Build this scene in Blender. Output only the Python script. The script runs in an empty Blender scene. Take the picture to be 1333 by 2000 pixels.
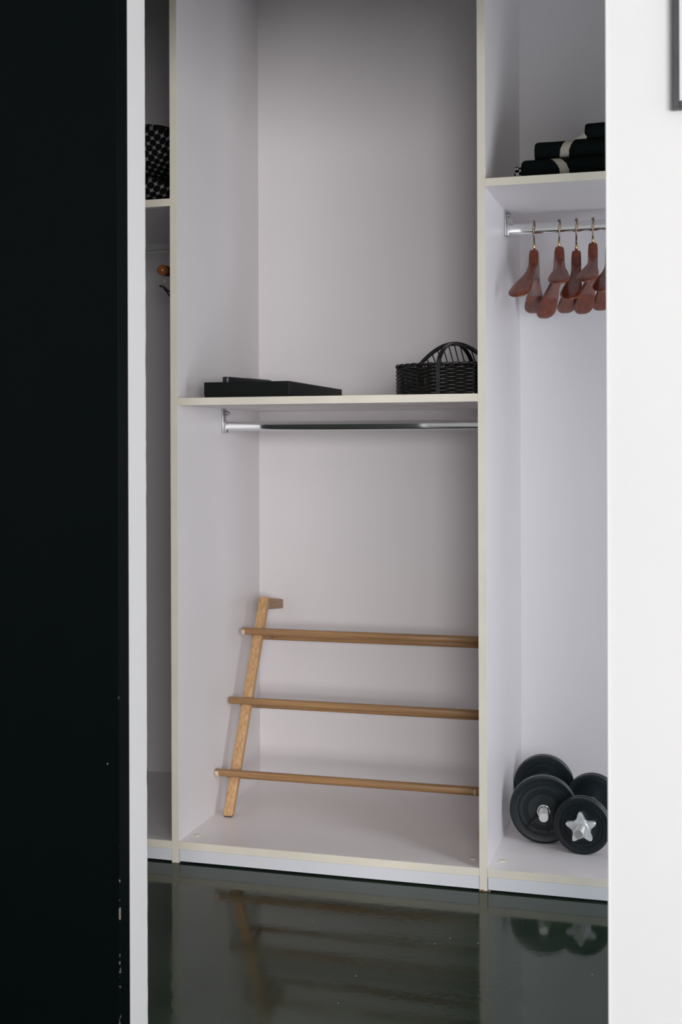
import bpy, bmesh, math, random
from mathutils import Vector, Matrix, noise
random.seed(7)
S = bpy.context.scene
COL = S.collection
PI = math.pi

# ------------------------------------------------------------------ camera
YAW, FPX, ROLL, CY, CAMH = 0.2745, 2441.7, 0.0032, 875.5, 1.0
cd = bpy.data.cameras.new('camera'); cam = bpy.data.objects.new('camera', cd); COL.objects.link(cam)
cd.sensor_fit = 'VERTICAL'; cd.sensor_height = 36.0; cd.sensor_width = 24.0
cd.lens = FPX / 2000 * 36.0
cd.shift_y = -(1000 - CY) / 2000.0
cam.matrix_world = Matrix.Translation((0, 0, CAMH)) @ Matrix.Rotation(YAW, 4, 'Z') @ Matrix.Rotation(PI / 2, 4, 'X') @ Matrix.Rotation(-ROLL, 4, 'Z')
cd.clip_start = 0.05
cd.dof.use_dof = True; cd.dof.focus_distance = 2.95; cd.dof.aperture_fstop = 6.5
S.camera = cam

# ------------------------------------------------------------------ world, lights, exposure
S.view_settings.view_transform = 'Standard'; S.view_settings.look = 'None'
S.view_settings.gamma = 1.0; S.view_settings.exposure = 0.0
try: S.view_settings.use_curve_mapping = False
except Exception: pass
W = bpy.data.worlds.new('world'); S.world = W; W.use_nodes = True
W.node_tree.nodes['Background'].inputs[0].default_value = (0.62, 0.78, 1.0, 1)
W.node_tree.nodes['Background'].inputs[1].default_value = 0.6

def area(name, loc, target, sx, sy, power, color, spread=180):
    ld = bpy.data.lights.new(name, 'AREA'); ld.shape = 'RECTANGLE'; ld.size = sx; ld.size_y = sy
    ld.energy = power; ld.color = color; ld.spread = math.radians(spread)
    o = bpy.data.objects.new(name, ld); COL.objects.link(o); o.location = loc
    d = Vector(target) - Vector(loc)
    o.rotation_euler = d.to_track_quat('-Z', 'Z').to_euler()
    return o
# daylight inferred from unseen sources: window behind the camera, second doorway, end of the hall
area('window_daylight', (1.75, -3.18, 1.2), (0.9, 2, 1.1), 2.6, 1.6, 228, (1.0, 0.98, 0.98))
area('second_doorway_daylight', (0.975, 1.96, 0.78), (0.975, 3.0, 0.78), 0.93, 1.28, 28, (0.85, 0.915, 1.0))
area('hall_daylight', (2.12, 2.40, 0.95), (-0.45, 2.75, 0.60), 0.6, 1.4, 6.0, (0.95, 0.96, 1.0), 150)

# ------------------------------------------------------------------ materials
def mat(name, base, rough=0.5, metal=0.0, coat=0.0, spec=0.5):
    m = bpy.data.materials.new(name); m.use_nodes = True
    b = m.node_tree.nodes['Principled BSDF']
    b.inputs['Base Color'].default_value = (*base, 1); b.inputs['Roughness'].default_value = rough
    b.inputs['Metallic'].default_value = metal; b.inputs['Coat Weight'].default_value = coat
    b.inputs['Coat Roughness'].default_value = 0.12
    b.inputs['Specular IOR Level'].default_value = spec
    return m
def nodes(m): return m.node_tree, m.node_tree.nodes, m.node_tree.links, m.node_tree.nodes['Principled BSDF']
def mottle(m, base, amt=0.06, scale=6, stretch=(1, 1, 1), bump=0.0, bscale=60, bdist=0.001):
    t, N, L, b = nodes(m)
    tc = N.new('ShaderNodeTexCoord'); mp = N.new('ShaderNodeMapping'); mp.inputs['Scale'].default_value = stretch
    nz = N.new('ShaderNodeTexNoise'); nz.inputs['Scale'].default_value = scale; nz.inputs['Detail'].default_value = 5
    cr = N.new('ShaderNodeValToRGB')
    cr.color_ramp.elements[0].position = 0.3; cr.color_ramp.elements[1].position = 0.7
    cr.color_ramp.elements[0].color = tuple(c * (1 - amt) for c in base) + (1,)
    cr.color_ramp.elements[1].color = tuple(min(1, c * (1 + amt)) for c in base) + (1,)
    L.new(tc.outputs['Object'], mp.inputs[0]); L.new(mp.outputs[0], nz.inputs['Vector'])
    L.new(nz.outputs['Fac'], cr.inputs[0]); L.new(cr.outputs[0], b.inputs['Base Color'])
    if bump:
        n2 = N.new('ShaderNodeTexNoise'); n2.inputs['Scale'].default_value = bscale; n2.inputs['Detail'].default_value = 3
        bp = N.new('ShaderNodeBump'); bp.inputs['Strength'].default_value = bump; bp.inputs['Distance'].default_value = bdist
        L.new(mp.outputs[0], n2.inputs['Vector']); L.new(n2.outputs['Fac'], bp.inputs['Height']); L.new(bp.outputs[0], b.inputs['Normal'])
    return m
PANEL_C = (0.79, 0.755, 0.765)
M_panel = mottle(mat('white_melamine', PANEL_C, 0.46), PANEL_C, 0.015, 3)
M_base_lit = mottle(mat('white_melamine_base_lit', (0.87, 0.82, 0.82), 0.3), (0.87, 0.82, 0.82), 0.02, 3)  # panel melamine made paler, standing in for light reaching the base from above
EDGE_C = (0.87, 0.80, 0.68)
M_edge = mottle(mat('cream_edge_banding', EDGE_C, 0.45), EDGE_C, 0.05, 9)
M_plinth = mottle(mat('white_plinth', (0.80, 0.80, 0.84), 0.35), (0.80, 0.80, 0.84), 0.02, 4)
M_wall = mottle(mat('white_wall_paint', (0.84, 0.835, 0.84), 0.75), (0.84, 0.835, 0.84), 0.012, 2, bump=0.15, bscale=90)
M_hallpaint = mottle(mat('dark_hall_paint', (0.17, 0.195, 0.175), 0.6), (0.17, 0.195, 0.175), 0.05, 3)
M_ceil = mottle(mat('ceiling_paint', (0.7, 0.7, 0.69), 0.8), (0.7, 0.7, 0.69), 0.02, 2)
M_hallceil = mottle(mat('hall_ceiling_paint', (0.62, 0.55, 0.43), 0.8), (0.62, 0.55, 0.43), 0.03, 2)
M_cap = mat('beige_cap', (0.72, 0.66, 0.55), 0.4)
M_chip = mottle(mat('swollen_chipboard', (0.25, 0.16, 0.10), 0.8), (0.25, 0.16, 0.10), 0.4, 120)
M_chrome = mat('chrome', (0.82, 0.83, 0.84), 0.07, 1.0)
M_zinc = mottle(mat('zinc', (0.84, 0.87, 0.89), 0.42, 0.65), (0.84, 0.87, 0.89), 0.14, 160, bump=0.3, bscale=260, bdist=0.0006)
M_steel = mat('satin_steel', (0.74, 0.74, 0.73), 0.4, 0.9)
M_bracket = mat('die_cast_grey', (0.50, 0.50, 0.51), 0.35, 0.85)
M_brass = mat('brass', (0.78, 0.52, 0.24), 0.2, 1.0)
M_bronze = mat('bronze_wire', (0.30, 0.22, 0.15), 0.25, 1.0)
M_rubber = mottle(mat('black_rubber', (0.0055, 0.0105, 0.0125), 0.38, spec=0.4), (0.0055, 0.0105, 0.0125), 0.2, 20)
M_blackbox = mottle(mat('black_card', (0.0028, 0.0050, 0.0050), 0.55, spec=0.3), (0.0028, 0.0050, 0.0050), 0.2, 20)
M_blackcase = mottle(mat('black_plastic', (0.012, 0.013, 0.016), 0.35), (0.012, 0.013, 0.016), 0.2, 20)
M_brown = mat('brown_trim', (0.22, 0.11, 0.05), 0.5)
M_wicker = mottle(mat('black_wicker', (0.010, 0.009, 0.008), 0.32), (0.010, 0.009, 0.008), 0.6, 90)
M_wickband = mottle(mat('black_cane_band', (0.012, 0.012, 0.013), 0.28), (0.012, 0.012, 0.013), 0.4, 50)
M_frame = mottle(mat('dark_grey_frame', (0.045, 0.045, 0.050), 0.4), (0.045, 0.045, 0.050), 0.15, 20)
M_mat = mat('white_mount', (0.8, 0.8, 0.83), 0.7)
M_orange = mottle(mat('orange_wood', (0.42, 0.13, 0.025), 0.3, coat=0.6), (0.42, 0.13, 0.025), 0.15, 30)
M_darkwood = mottle(mat('dark_red_wood', (0.06, 0.012, 0.006), 0.3, coat=0.4), (0.06, 0.012, 0.006), 0.2, 30)
M_hem = mottle(mat('cream_terry', (0.46, 0.42, 0.35), 0.95, spec=0.1), (0.46, 0.42, 0.35), 0.12, 120)
M_pad = mat('dark_rubber_pad', (0.03, 0.022, 0.018), 0.7)

def wood(name, light, dark, axis, scale=1.0, rough=0.45, coat=0.0):
    m = mat(name, light, rough, coat=coat); t, N, L, b = nodes(m)
    tc = N.new('ShaderNodeTexCoord'); mp = N.new('ShaderNodeMapping')
    st = [170 * scale] * 3; st[axis] = 5 * scale; mp.inputs['Scale'].default_value = st
    nz = N.new('ShaderNodeTexNoise'); nz.inputs['Scale'].default_value = 1.0; nz.inputs['Detail'].default_value = 6; nz.inputs['Roughness'].default_value = 0.6
    cr = N.new('ShaderNodeValToRGB'); cr.color_ramp.elements[0].position = 0.32; cr.color_ramp.elements[1].position = 0.66
    cr.color_ramp.elements[0].color = (*dark, 1); cr.color_ramp.elements[1].color = (*light, 1)
    bp = N.new('ShaderNodeBump'); bp.inputs['Strength'].default_value = 0.12; bp.inputs['Distance'].default_value = 0.0006
    L.new(tc.outputs['Object'], mp.inputs[0]); L.new(mp.outputs[0], nz.inputs['Vector']); L.new(nz.outputs['Fac'], cr.inputs[0])
    L.new(cr.outputs[0], b.inputs['Base Color']); L.new(nz.outputs['Fac'], bp.inputs['Height']); L.new(bp.outputs[0], b.inputs['Normal'])
    return m
M_ashleg = wood('ash_upright', (0.66, 0.41, 0.205), (0.46, 0.245, 0.10), 2)
M_ashbar = wood('ash_bar', (0.47, 0.27, 0.12), (0.30, 0.155, 0.065), 0)
M_ashend = mottle(mat('pale_end_grain', (0.62, 0.50, 0.40), 0.6), (0.62, 0.50, 0.40), 0.25, 150)
M_ashpeg = wood('ash_peg', (0.42, 0.25, 0.13), (0.30, 0.165, 0.08), 1)
M_hang = wood('mahogany_hanger', (0.22, 0.038, 0.009), (0.10, 0.017, 0.005), 1, 0.5, rough=0.36, coat=0.28)

def floor_mat():
    base = (0.016, 0.021, 0.016)
    m = mat('polished_dark_concrete', base, 0.06, spec=0.24); t, N, L, b = nodes(m)
    b.inputs['Specular Tint'].default_value = (0.86, 1.0, 0.84, 1)
    tc = N.new('ShaderNodeTexCoord')
    n1 = N.new('ShaderNodeTexNoise'); n1.inputs['Scale'].default_value = 3.2; n1.inputs['Detail'].default_value = 7; n1.inputs['Roughness'].default_value = 0.62
    cr = N.new('ShaderNodeValToRGB'); cr.color_ramp.elements[0].position = 0.35; cr.color_ramp.elements[1].position = 0.68
    cr.color_ramp.elements[0].color = (0.014, 0.024, 0.015, 1); cr.color_ramp.elements[1].color = (0.030, 0.045, 0.031, 1)
    # pale grit specks
    v = N.new('ShaderNodeTexVoronoi'); v.inputs['Scale'].default_value = 26; v.inputs['Randomness'].default_value = 1
    lt = N.new('ShaderNodeMath'); lt.operation = 'LESS_THAN'; lt.inputs[1].default_value = 0.055
    n3 = N.new('ShaderNodeTexNoise'); n3.inputs['Scale'].default_value = 9
    gt = N.new('ShaderNodeMath'); gt.operation = 'GREATER_THAN'; gt.inputs[1].default_value = 0.56
    mu = N.new('ShaderNodeMath'); mu.operation = 'MULTIPLY'
    mx = N.new('ShaderNodeMixRGB'); mx.inputs[2].default_value = (0.30, 0.32, 0.30, 1)
    L.new(tc.outputs['Object'], n1.inputs['Vector']); L.new(n1.outputs['Fac'], cr.inputs[0])
    L.new(tc.outputs['Object'], v.inputs['Vector']); L.new(v.outputs['Distance'], lt.inputs[0])
    L.new(tc.outputs['Object'], n3.inputs['Vector']); L.new(n3.outputs['Fac'], gt.inputs[0])
    L.new(lt.outputs[0], mu.inputs[0]); L.new(gt.outputs[0], mu.inputs[1])
    L.new(mu.outputs[0], mx.inputs[0]); L.new(cr.outputs[0], mx.inputs[1]); L.new(mx.outputs[0], b.inputs['Base Color'])
    # slight orange-peel in the varnish, patchy
    n4 = N.new('ShaderNodeTexNoise'); n4.inputs['Scale'].default_value = 55; n4.inputs['Detail'].default_value = 2
    n5 = N.new('ShaderNodeTexNoise'); n5.inputs['Scale'].default_value = 2.2; n5.inputs['Detail'].default_value = 3
    rp = N.new('ShaderNodeMapRange'); rp.inputs[1].default_value = 0.4; rp.inputs[2].default_value = 0.7; rp.inputs[3].default_value = 0.02; rp.inputs[4].default_value = 0.14
    bp = N.new('ShaderNodeBump'); bp.inputs['Distance'].default_value = 0.0022
    n6 = N.new('ShaderNodeTexNoise'); n6.inputs['Scale'].default_value = 7; n6.inputs['Detail'].default_value = 1
    b2 = N.new('ShaderNodeBump'); b2.inputs['Strength'].default_value = 0.05; b2.inputs['Distance'].default_value = 0.006
    for n in (n4, n5, n6): L.new(tc.outputs['Object'], n.inputs['Vector'])
    L.new(n5.outputs['Fac'], rp.inputs[0]); L.new(rp.outputs[0], bp.inputs['Strength']); L.new(n4.outputs['Fac'], bp.inputs['Height'])
    L.new(n6.outputs['Fac'], b2.inputs['Height']); L.new(bp.outputs[0], b2.inputs['Normal']); L.new(b2.outputs[0], b.inputs['Normal'])
    rr = N.new('ShaderNodeMapRange'); rr.inputs[1].default_value = 0.35; rr.inputs[2].default_value = 0.7; rr.inputs[3].default_value = 0.05; rr.inputs[4].default_value = 0.13
    L.new(n1.outputs['Fac'], rr.inputs[0]); L.new(rr.outputs[0], b.inputs['Roughness'])
    return m
M_floor = floor_mat()

def door_mat():
    m = mat('black_green_lacquer', (0.0009, 0.0028, 0.0029), 0.5, spec=0.06); t, N, L, b = nodes(m)
    tc = N.new('ShaderNodeTexCoord'); sp = N.new('ShaderNodeSeparateXYZ')
    # wear along the vertical leading edge: object x = 0, y = 0 is that edge
    ax = N.new('ShaderNodeMath'); ax.operation = 'ABSOLUTE'; ay = N.new('ShaderNodeMath'); ay.operation = 'ABSOLUTE'
    ad = N.new('ShaderNodeMath'); ad.operation = 'ADD'
    l1 = N.new('ShaderNodeMath'); l1.operation = 'LESS_THAN'; l1.inputs[1].default_value = 0.0022
    nz = N.new('ShaderNodeTexNoise'); nz.inputs['Scale'].default_value = 14; nz.inputs['Detail'].default_value = 6; nz.inputs['Roughness'].default_value = 0.75
    zz = N.new('ShaderNodeMapRange'); zz.inputs[1].default_value = 0.1; zz.inputs[2].default_value = 1.0; zz.inputs[3].default_value = 0.525; zz.inputs[4].default_value = 0.70
    g = N.new('ShaderNodeMath'); g.operation = 'GREATER_THAN'
    mu = N.new('ShaderNodeMath'); mu.operation = 'MULTIPLY'
    v = N.new('ShaderNodeTexVoronoi'); v.inputs['Scale'].default_value = 24
    lt = N.new('ShaderNodeMath'); lt.operation = 'LESS_THAN'; lt.inputs[1].default_value = 0.032
    lo = N.new('ShaderNodeMath'); lo.operation = 'LESS_THAN'; lo.inputs[1].default_value = 0.62
    nr = N.new('ShaderNodeMath'); nr.operation = 'LESS_THAN'; nr.inputs[1].default_value = 0.05
    m2 = N.new('ShaderNodeMath'); m2.operation = 'MULTIPLY'; m3 = N.new('ShaderNodeMath'); m3.operation = 'MULTIPLY'
    mxx = N.new('ShaderNodeMath'); mxx.operation = 'MAXIMUM'
    mx = N.new('ShaderNodeMixRGB'); mx.inputs[1].default_value = (0.0009, 0.0028, 0.0029, 1); mx.inputs[2].default_value = (0.22, 0.20, 0.17, 1)
    L.new(tc.outputs['Object'], sp.inputs[0]); L.new(sp.outputs[0], ax.inputs[0]); L.new(sp.outputs[1], ay.inputs[0])
    L.new(ax.outputs[0], ad.inputs[0]); L.new(ay.outputs[0], ad.inputs[1]); L.new(ad.outputs[0], l1.inputs[0])
    L.new(tc.outputs['Object'], nz.inputs['Vector']); L.new(sp.outputs[2], zz.inputs[0])
    L.new(nz.outputs['Fac'], g.inputs[0]); L.new(zz.outputs[0], g.inputs[1])
    L.new(l1.outputs[0], mu.inputs[0]); L.new(g.outputs[0], mu.inputs[1])
    L.new(tc.outputs['Object'], v.inputs['Vector']); L.new(v.outputs['Distance'], lt.inputs[0]); L.new(sp.outputs[2], lo.inputs[0])
    L.new(ad.outputs[0], nr.inputs[0])
    L.new(lt.outputs[0], m2.inputs[0]); L.new(lo.outputs[0], m2.inputs[1]); L.new(m2.outputs[0], m3.inputs[0]); L.new(nr.outputs[0], m3.inputs[1])
    L.new(mu.outputs[0], mxx.inputs[0]); L.new(m3.outputs[0], mxx.inputs[1]); L.new(mxx.outputs[0], mx.inputs[0])
    L.new(mx.outputs[0], b.inputs['Base Color'])
    return m
M_door = door_mat()

def pattern_mat(name, cell, light, dots=0.485):
    """black discs on pale cloth, set in a square grid turned 45 degrees"""
    m = mat(name, (0.01, 0.01, 0.01), 0.9, spec=0.15); t, N, L, b = nodes(m)
    uv = N.new('ShaderNodeUVMap'); uv.uv_map = 'UVMap'
    mp = N.new('ShaderNodeMapping'); mp.inputs['Rotation'].default_value = (0, 0, 0.62); mp.inputs['Scale'].default_value = (1 / cell,) * 3
    wz = N.new('ShaderNodeTexNoise'); wz.inputs['Scale'].default_value = 14
    ws = N.new('ShaderNodeVectorMath'); ws.operation = 'SCALE'; ws.inputs['Scale'].default_value = 0.010
    wa = N.new('ShaderNodeVectorMath'); wa.operation = 'ADD'
    fr = N.new('ShaderNodeVectorMath'); fr.operation = 'FRACTION'
    su = N.new('ShaderNodeVectorMath'); su.operation = 'SUBTRACT'; su.inputs[1].default_value = (0.5, 0.5, 0)
    ml = N.new('ShaderNodeVectorMath'); ml.operation = 'MULTIPLY'; ml.inputs[1].default_value = (1, 1, 0)
    ln = N.new('ShaderNodeVectorMath'); ln.operation = 'LENGTH'
    rg = N.new('ShaderNodeMapRange'); rg.inputs[1].default_value = dots - 0.02; rg.inputs[2].default_value = dots + 0.03
    mx = N.new('ShaderNodeMixRGB'); mx.inputs[1].default_value = (0.004, 0.004, 0.005, 1); mx.inputs[2].default_value = (*light, 1)
    L.new(uv.outputs[0], wz.inputs['Vector']); L.new(wz.outputs['Color'], ws.inputs[0]); L.new(uv.outputs[0], wa.inputs[0]); L.new(ws.outputs[0], wa.inputs[1])
    L.new(wa.outputs[0], mp.inputs[0]); L.new(mp.outputs[0], fr.inputs[0]); L.new(fr.outputs[0], su.inputs[0]); L.new(su.outputs[0], ml.inputs[0])
    L.new(ml.outputs[0], ln.inputs[0]); L.new(ln.outputs['Value'], rg.inputs[0]); L.new(rg.outputs[0], mx.inputs[0]); L.new(mx.outputs[0], b.inputs['Base Color'])
    return m
M_pat = pattern_mat('dotted_cloth', 0.0175, (0.20, 0.195, 0.185), 0.50)
M_patsmall = pattern_mat('small_dotted_cloth', 0.011, (0.5, 0.5, 0.47), 0.42)

def towel_mat(name, x0, slope, curve, width):
    """black terry with one woven cream stripe; the stripe crosses the folded front at x0 (object space)"""
    m = mat(name, (0.004, 0.006, 0.006), 0.95, spec=0.1); t, N, L, b = nodes(m)
    tc = N.new('ShaderNodeTexCoord'); sp = N.new('ShaderNodeSeparateXYZ'); L.new(tc.outputs['Object'], sp.inputs[0])
    nz = N.new('ShaderNodeTexNoise'); nz.inputs['Scale'].default_value = 160; L.new(tc.outputs['Object'], nz.inputs['Vector'])
    def M(op, a, c):
        n = N.new('ShaderNodeMath'); n.operation = op
        for i, q in enumerate((a, c)):
            if isinstance(q, (int, float)): n.inputs[i].default_value = q
            else: L.new(q, n.inputs[i])
        return n.outputs[0]
    z = sp.outputs[2]
    cen = M('ADD', M('ADD', M('MULTIPLY', z, slope), M('MULTIPLY', M('MULTIPLY', z, z), curve)), x0)
    d = M('ABSOLUTE', M('ADD', M('SUBTRACT', sp.outputs[0], cen), M('MULTIPLY', M('SUBTRACT', nz.outputs['Fac'], 0.5), 0.005)), 0)
    f = M('LESS_THAN', d, width / 2)
    mx = N.new('ShaderNodeMixRGB'); mx.inputs[1].default_value = (0.004, 0.0065, 0.0065, 1); mx.inputs[2].default_value = (0.46, 0.42, 0.35, 1)
    L.new(f, mx.inputs[0]); L.new(mx.outputs[0], b.inputs['Base Color'])
    bp = N.new('ShaderNodeBump'); bp.inputs['Strength'].default_value = 0.5; bp.inputs['Distance'].default_value = 0.002
    L.new(nz.outputs['Fac'], bp.inputs['Height']); L.new(bp.outputs[0], b.inputs['Normal'])
    return m

# ------------------------------------------------------------------ helpers
def origin(o):
    v = Vector((0, 0, 0))
    while o is not None: v += o.location; o = o.parent
    return v
def obj(name, bm, m, parent=None, smooth=False, world=True, auto=None):
    """link bm as one mesh object; world=True means its vertices are in world coordinates"""
    me = bpy.data.meshes.new(name)
    if world and parent is not None: bmesh.ops.translate(bm, verts=bm.verts, vec=-origin(parent))
    bmesh.ops.recalc_face_normals(bm, faces=bm.faces)
    if smooth:
        for f in bm.faces: f.smooth = True
    bm.to_mesh(me); bm.free()
    if smooth and auto:
        me.set_sharp_from_angle(angle=math.radians(auto))
    for q in (m if isinstance(m, (list, tuple)) else [m]): me.materials.append(q)
    o = bpy.data.objects.new(name, me); COL.objects.link(o)
    if parent is not None: o.parent = parent
    return o
def thing(name, label, cat, loc=(0, 0, 0), rz=0, group=None):
    o = bpy.data.objects.new(name, None); COL.objects.link(o); o.empty_display_size = 0.05
    o.location = loc; o.rotation_euler = (0, 0, rz); o['label'] = label; o['category'] = cat
    if group: o['group'] = group
    return o
def struct(name, bm, m):
    o = obj(name, bm, m); o['kind'] = 'structure'; return o
def box(bm, x0, x1, y0, y1, z0, z1, bev=0.0, seg=2, mi=0):
    vs = [bm.verts.new((x, y, z)) for x in (x0, x1) for y in (y0, y1) for z in (z0, z1)]
    fs = [bm.faces.new([vs[i] for i in q]) for q in ((0, 1, 3, 2), (4, 6, 7, 5), (0, 4, 5, 1), (2, 3, 7, 6), (0, 2, 6, 4), (1, 5, 7, 3))]
    for f in fs: f.material_index = mi
    if bev:
        es = {e for f in fs for e in f.edges}
        bmesh.ops.bevel(bm, geom=list(es), offset=bev, segments=seg, affect='EDGES', profile=0.5)
    return fs
def B(*a, **k):
    bm = bmesh.new(); box(bm, *a, **k); return bm
def tube(bm, pts, r, n=10, closed=False, cap=True, flat=None):
    """round tube (or flat=(rx,ry) band) along pts with parallel-transported frames"""
    pts = [Vector(p) for p in pts]; m = len(pts); rings = []
    def tang(i):
        a = pts[(i - 1) % m] if (closed or i > 0) else pts[i]
        b = pts[(i + 1) % m] if (closed or i < m - 1) else pts[i]
        return (b - a).normalized()
    t = tang(0); ref = Vector((0, 0, 1)) if abs(t.z) < 0.9 else Vector((1, 0, 0))
    u = (ref - t * ref.dot(t)).normalized()
    for i, p in enumerate(pts):
        t = tang(i); u = (u - t * u.dot(t)).normalized(); w = t.cross(u)
        rr = r[i] if isinstance(r, (list, tuple)) else r
        rx, ry = (flat if flat else (rr, rr))
        rings.append([bm.verts.new(p + u * (math.cos(2 * PI * k / n) * rx) + w * (math.sin(2 * PI * k / n) * ry)) for k in range(n)])
    for i in range(m if closed else m - 1):
        a, b = rings[i], rings[(i + 1) % m]
        for k in range(n): bm.faces.new((a[k], a[(k + 1) % n], b[(k + 1) % n], b[k]))
    if cap and not closed:
        bm.faces.new(rings[0][::-1]); bm.faces.new(rings[-1])
def lathe(bm, prof, n=48, axis='Y'):
    """prof = [(radius, height along axis)]"""
    rings = []
    for r, h in prof:
        if r < 1e-6: rings.append([bm.verts.new((0, h, 0))]); continue
        rings.append([bm.verts.new((r * math.cos(2 * PI * k / n), h, r * math.sin(2 * PI * k / n))) for k in range(n)])
    for a, b in zip(rings, rings[1:]):
        for k in range(n):
            k2 = (k + 1) % n
            if len(a) == 1 and len(b) == 1: continue
            if len(a) == 1: bm.faces.new((a[0], b[k], b[k2]))
            elif len(b) == 1: bm.faces.new((a[k], b[0], a[k2]))
            else: bm.faces.new((a[k], b[k], b[k2], a[k2]))
def copy_tree(o, parent=None):
    c = o.copy(); COL.objects.link(c)
    if parent is not None: c.parent = parent
    for ch in list(o.children): copy_tree(ch, c)
    return c

# ------------------------------------------------------------------ the setting
WY0, WY1 = 1.90, 1.97                 # the wall with the doorway
OXL, OXR, HEAD = -0.902, -0.1235, 1.885
RX0, RX1, RY0, CEIL = -2.6, 4.6, -3.3, 2.65
HX1 = 2.2                              # hall's right end
FD, BD = 2.8, 3.389                    # wardrobe front, inner back
struct('floor', B(RX0, RX1, RY0, 3.45, -0.05, 0.0), M_floor)
struct('ceiling', B(RX0, RX1, RY0, WY1, CEIL, CEIL + 0.05), M_ceil)
struct('ceiling_hall', B(RX0, RX1, WY1, 3.45, CEIL, CEIL + 0.05), M_hallceil)
struct('wall_left', B(RX0 - 0.05, RX0, RY0, 3.45, 0, CEIL), M_wall)
struct('wall_right', B(RX1, RX1 + 0.05, RY0, WY1, 0, CEIL), M_wall)
bm = bmesh.new()                       # wall behind the camera with its window opening
box(bm, RX0, 0.45, RY0 - 0.1, RY0, 0, CEIL); box(bm, 3.05, RX1, RY0 - 0.1, RY0, 0, CEIL)
box(bm, 0.45, 3.05, RY0 - 0.1, RY0, 0, 0.3); box(bm, 0.45, 3.05, RY0 - 0.1, RY0, 2.0, CEIL)
struct('wall_rear', bm, M_wall)
wf = bmesh.new()
for a in ((0.45, 0.51, 0.3, 2.0), (2.99, 3.05, 0.3, 2.0), (1.72, 1.78, 0.36, 1.94)): box(wf, a[0], a[1], RY0 - 0.08, RY0 - 0.02, a[2], a[3])
box(wf, 0.51, 2.99, RY0 - 0.08, RY0 - 0.02, 0.3, 0.36); box(wf, 0.51, 2.99, RY0 - 0.08, RY0 - 0.02, 1.94, 2.0)
struct('window_1', wf, M_frame)

def wall_pier(x0, x1, z0, z1, rough_edges=()):
    """plastered pier: white on the room side and reveals, dark paint towards the hall; the far arris is slightly chipped"""
    bm = bmesh.new()
    n = 260 if rough_edges else 1
    rows = []
    for i in range(n + 1):
        z = z0 + (z1 - z0) * i / n
        def jit(s):
            q = noise.noise(Vector((s, 0, z * 38))) * 0.0012 + min(0, noise.noise(Vector((s, 5, z * 17))) + 0.22) * 0.0045
            return q
        yl = WY1 + (jit(1) if 'L' in rough_edges else 0); yr = WY1 + (jit(2) if 'R' in rough_edges else 0)
        rows.append([bm.verts.new(p) for p in ((x0, WY0, z), (x1, WY0, z), (x1, yr, z), (x0, yl, z))])
    for a, b in zip(rows, rows[1:]):
        for k in range(4):
            f = bm.faces.new((a[k], a[(k + 1) % 4], b[(k + 1) % 4], b[k])); f.material_index = 1 if k == 2 else 0
    bm.faces.new(rows[0][::-1]); bm.faces.new(rows[-1])
    return bm
struct('wall_front_left', wall_pier(RX0, OXL, 0, CEIL, 'R'), [M_wall, M_hallpaint])
struct('wall_front', wall_pier(OXR, 0.50, 0, CEIL), [M_wall, M_hallpaint])
struct('wall_front_right', wall_pier(1.45, RX1, 0, CEIL), [M_wall, M_hallpaint])
struct('trim_1', wall_pier(OXL, OXR, HEAD, CEIL), [M_wall, M_hallpaint])
struct('trim_2', wall_pier(0.50, 1.45, HEAD, CEIL), [M_wall, M_hallpaint])
# metal corner bead showing as a fine ridge at the doorway's right arris
bm = bmesh.new(); tube(bm, [(OXR + 0.0012, WY0 - 0.0002, 0), (OXR + 0.0012, WY0 - 0.0002, HEAD)], 0.0016, 8)
struct('trim_3', bm, M_wall)
struct('wall_hall_right', B(HX1, HX1 + 0.05, WY1, 3.45, 0, CEIL), M_wall)
struct('wall_back', B(RX0, HX1, 3.42, 3.47, 0, CEIL), M_wall)
struct('wall_hall_back', B(0.3015, HX1, 2.8, 3.415, 0, CEIL), M_wall)

# ------------------------------------------------------------------ black sliding door standing in front of the wall
bm = B(-0.96, 0.0, 0.0, 0.037, 0.006, 2.06, bev=0.0012)
d = obj('sliding_door', bm, M_door, world=False); d.location = (-0.9005, 1.8615, 0)
d['label'] = 'black-green sliding door with chipped front edge, filling the left of the view'; d['category'] = 'door'
# ------------------------------------------------------------------ picture frame at the right border
FX, FZ = -0.0275, 1.4935
pf = thing('picture_frame', 'dark grey picture frame with white mount on the white wall, top right corner', 'picture frame', (FX, WY0, FZ))
fw, fh, ft, fdp = 0.42, 0.56, 0.0105, 0.018
for a in ((0, ft, 0, fh), (fw - ft, fw, 0, fh)):
    obj('frame_rail', B(FX + a[0], FX + a[1], WY0 - fdp, WY0 - 0.0006, FZ, FZ + fh, bev=0.0012), M_frame, pf)
for a in ((0, ft), (fh - ft, fh)):
    obj('frame_rail', B(FX + ft, FX + fw - ft, WY0 - fdp, WY0 - 0.0006, FZ + a[0], FZ + a[1], bev=0.0012), M_frame, pf)
mo = obj('mount', B(FX + ft, FX + fw - ft, WY0 - 0.010, WY0 - 0.006, FZ + ft, FZ + fh - ft), M_mat, pf); mo['label'] = 'white mount'

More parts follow.
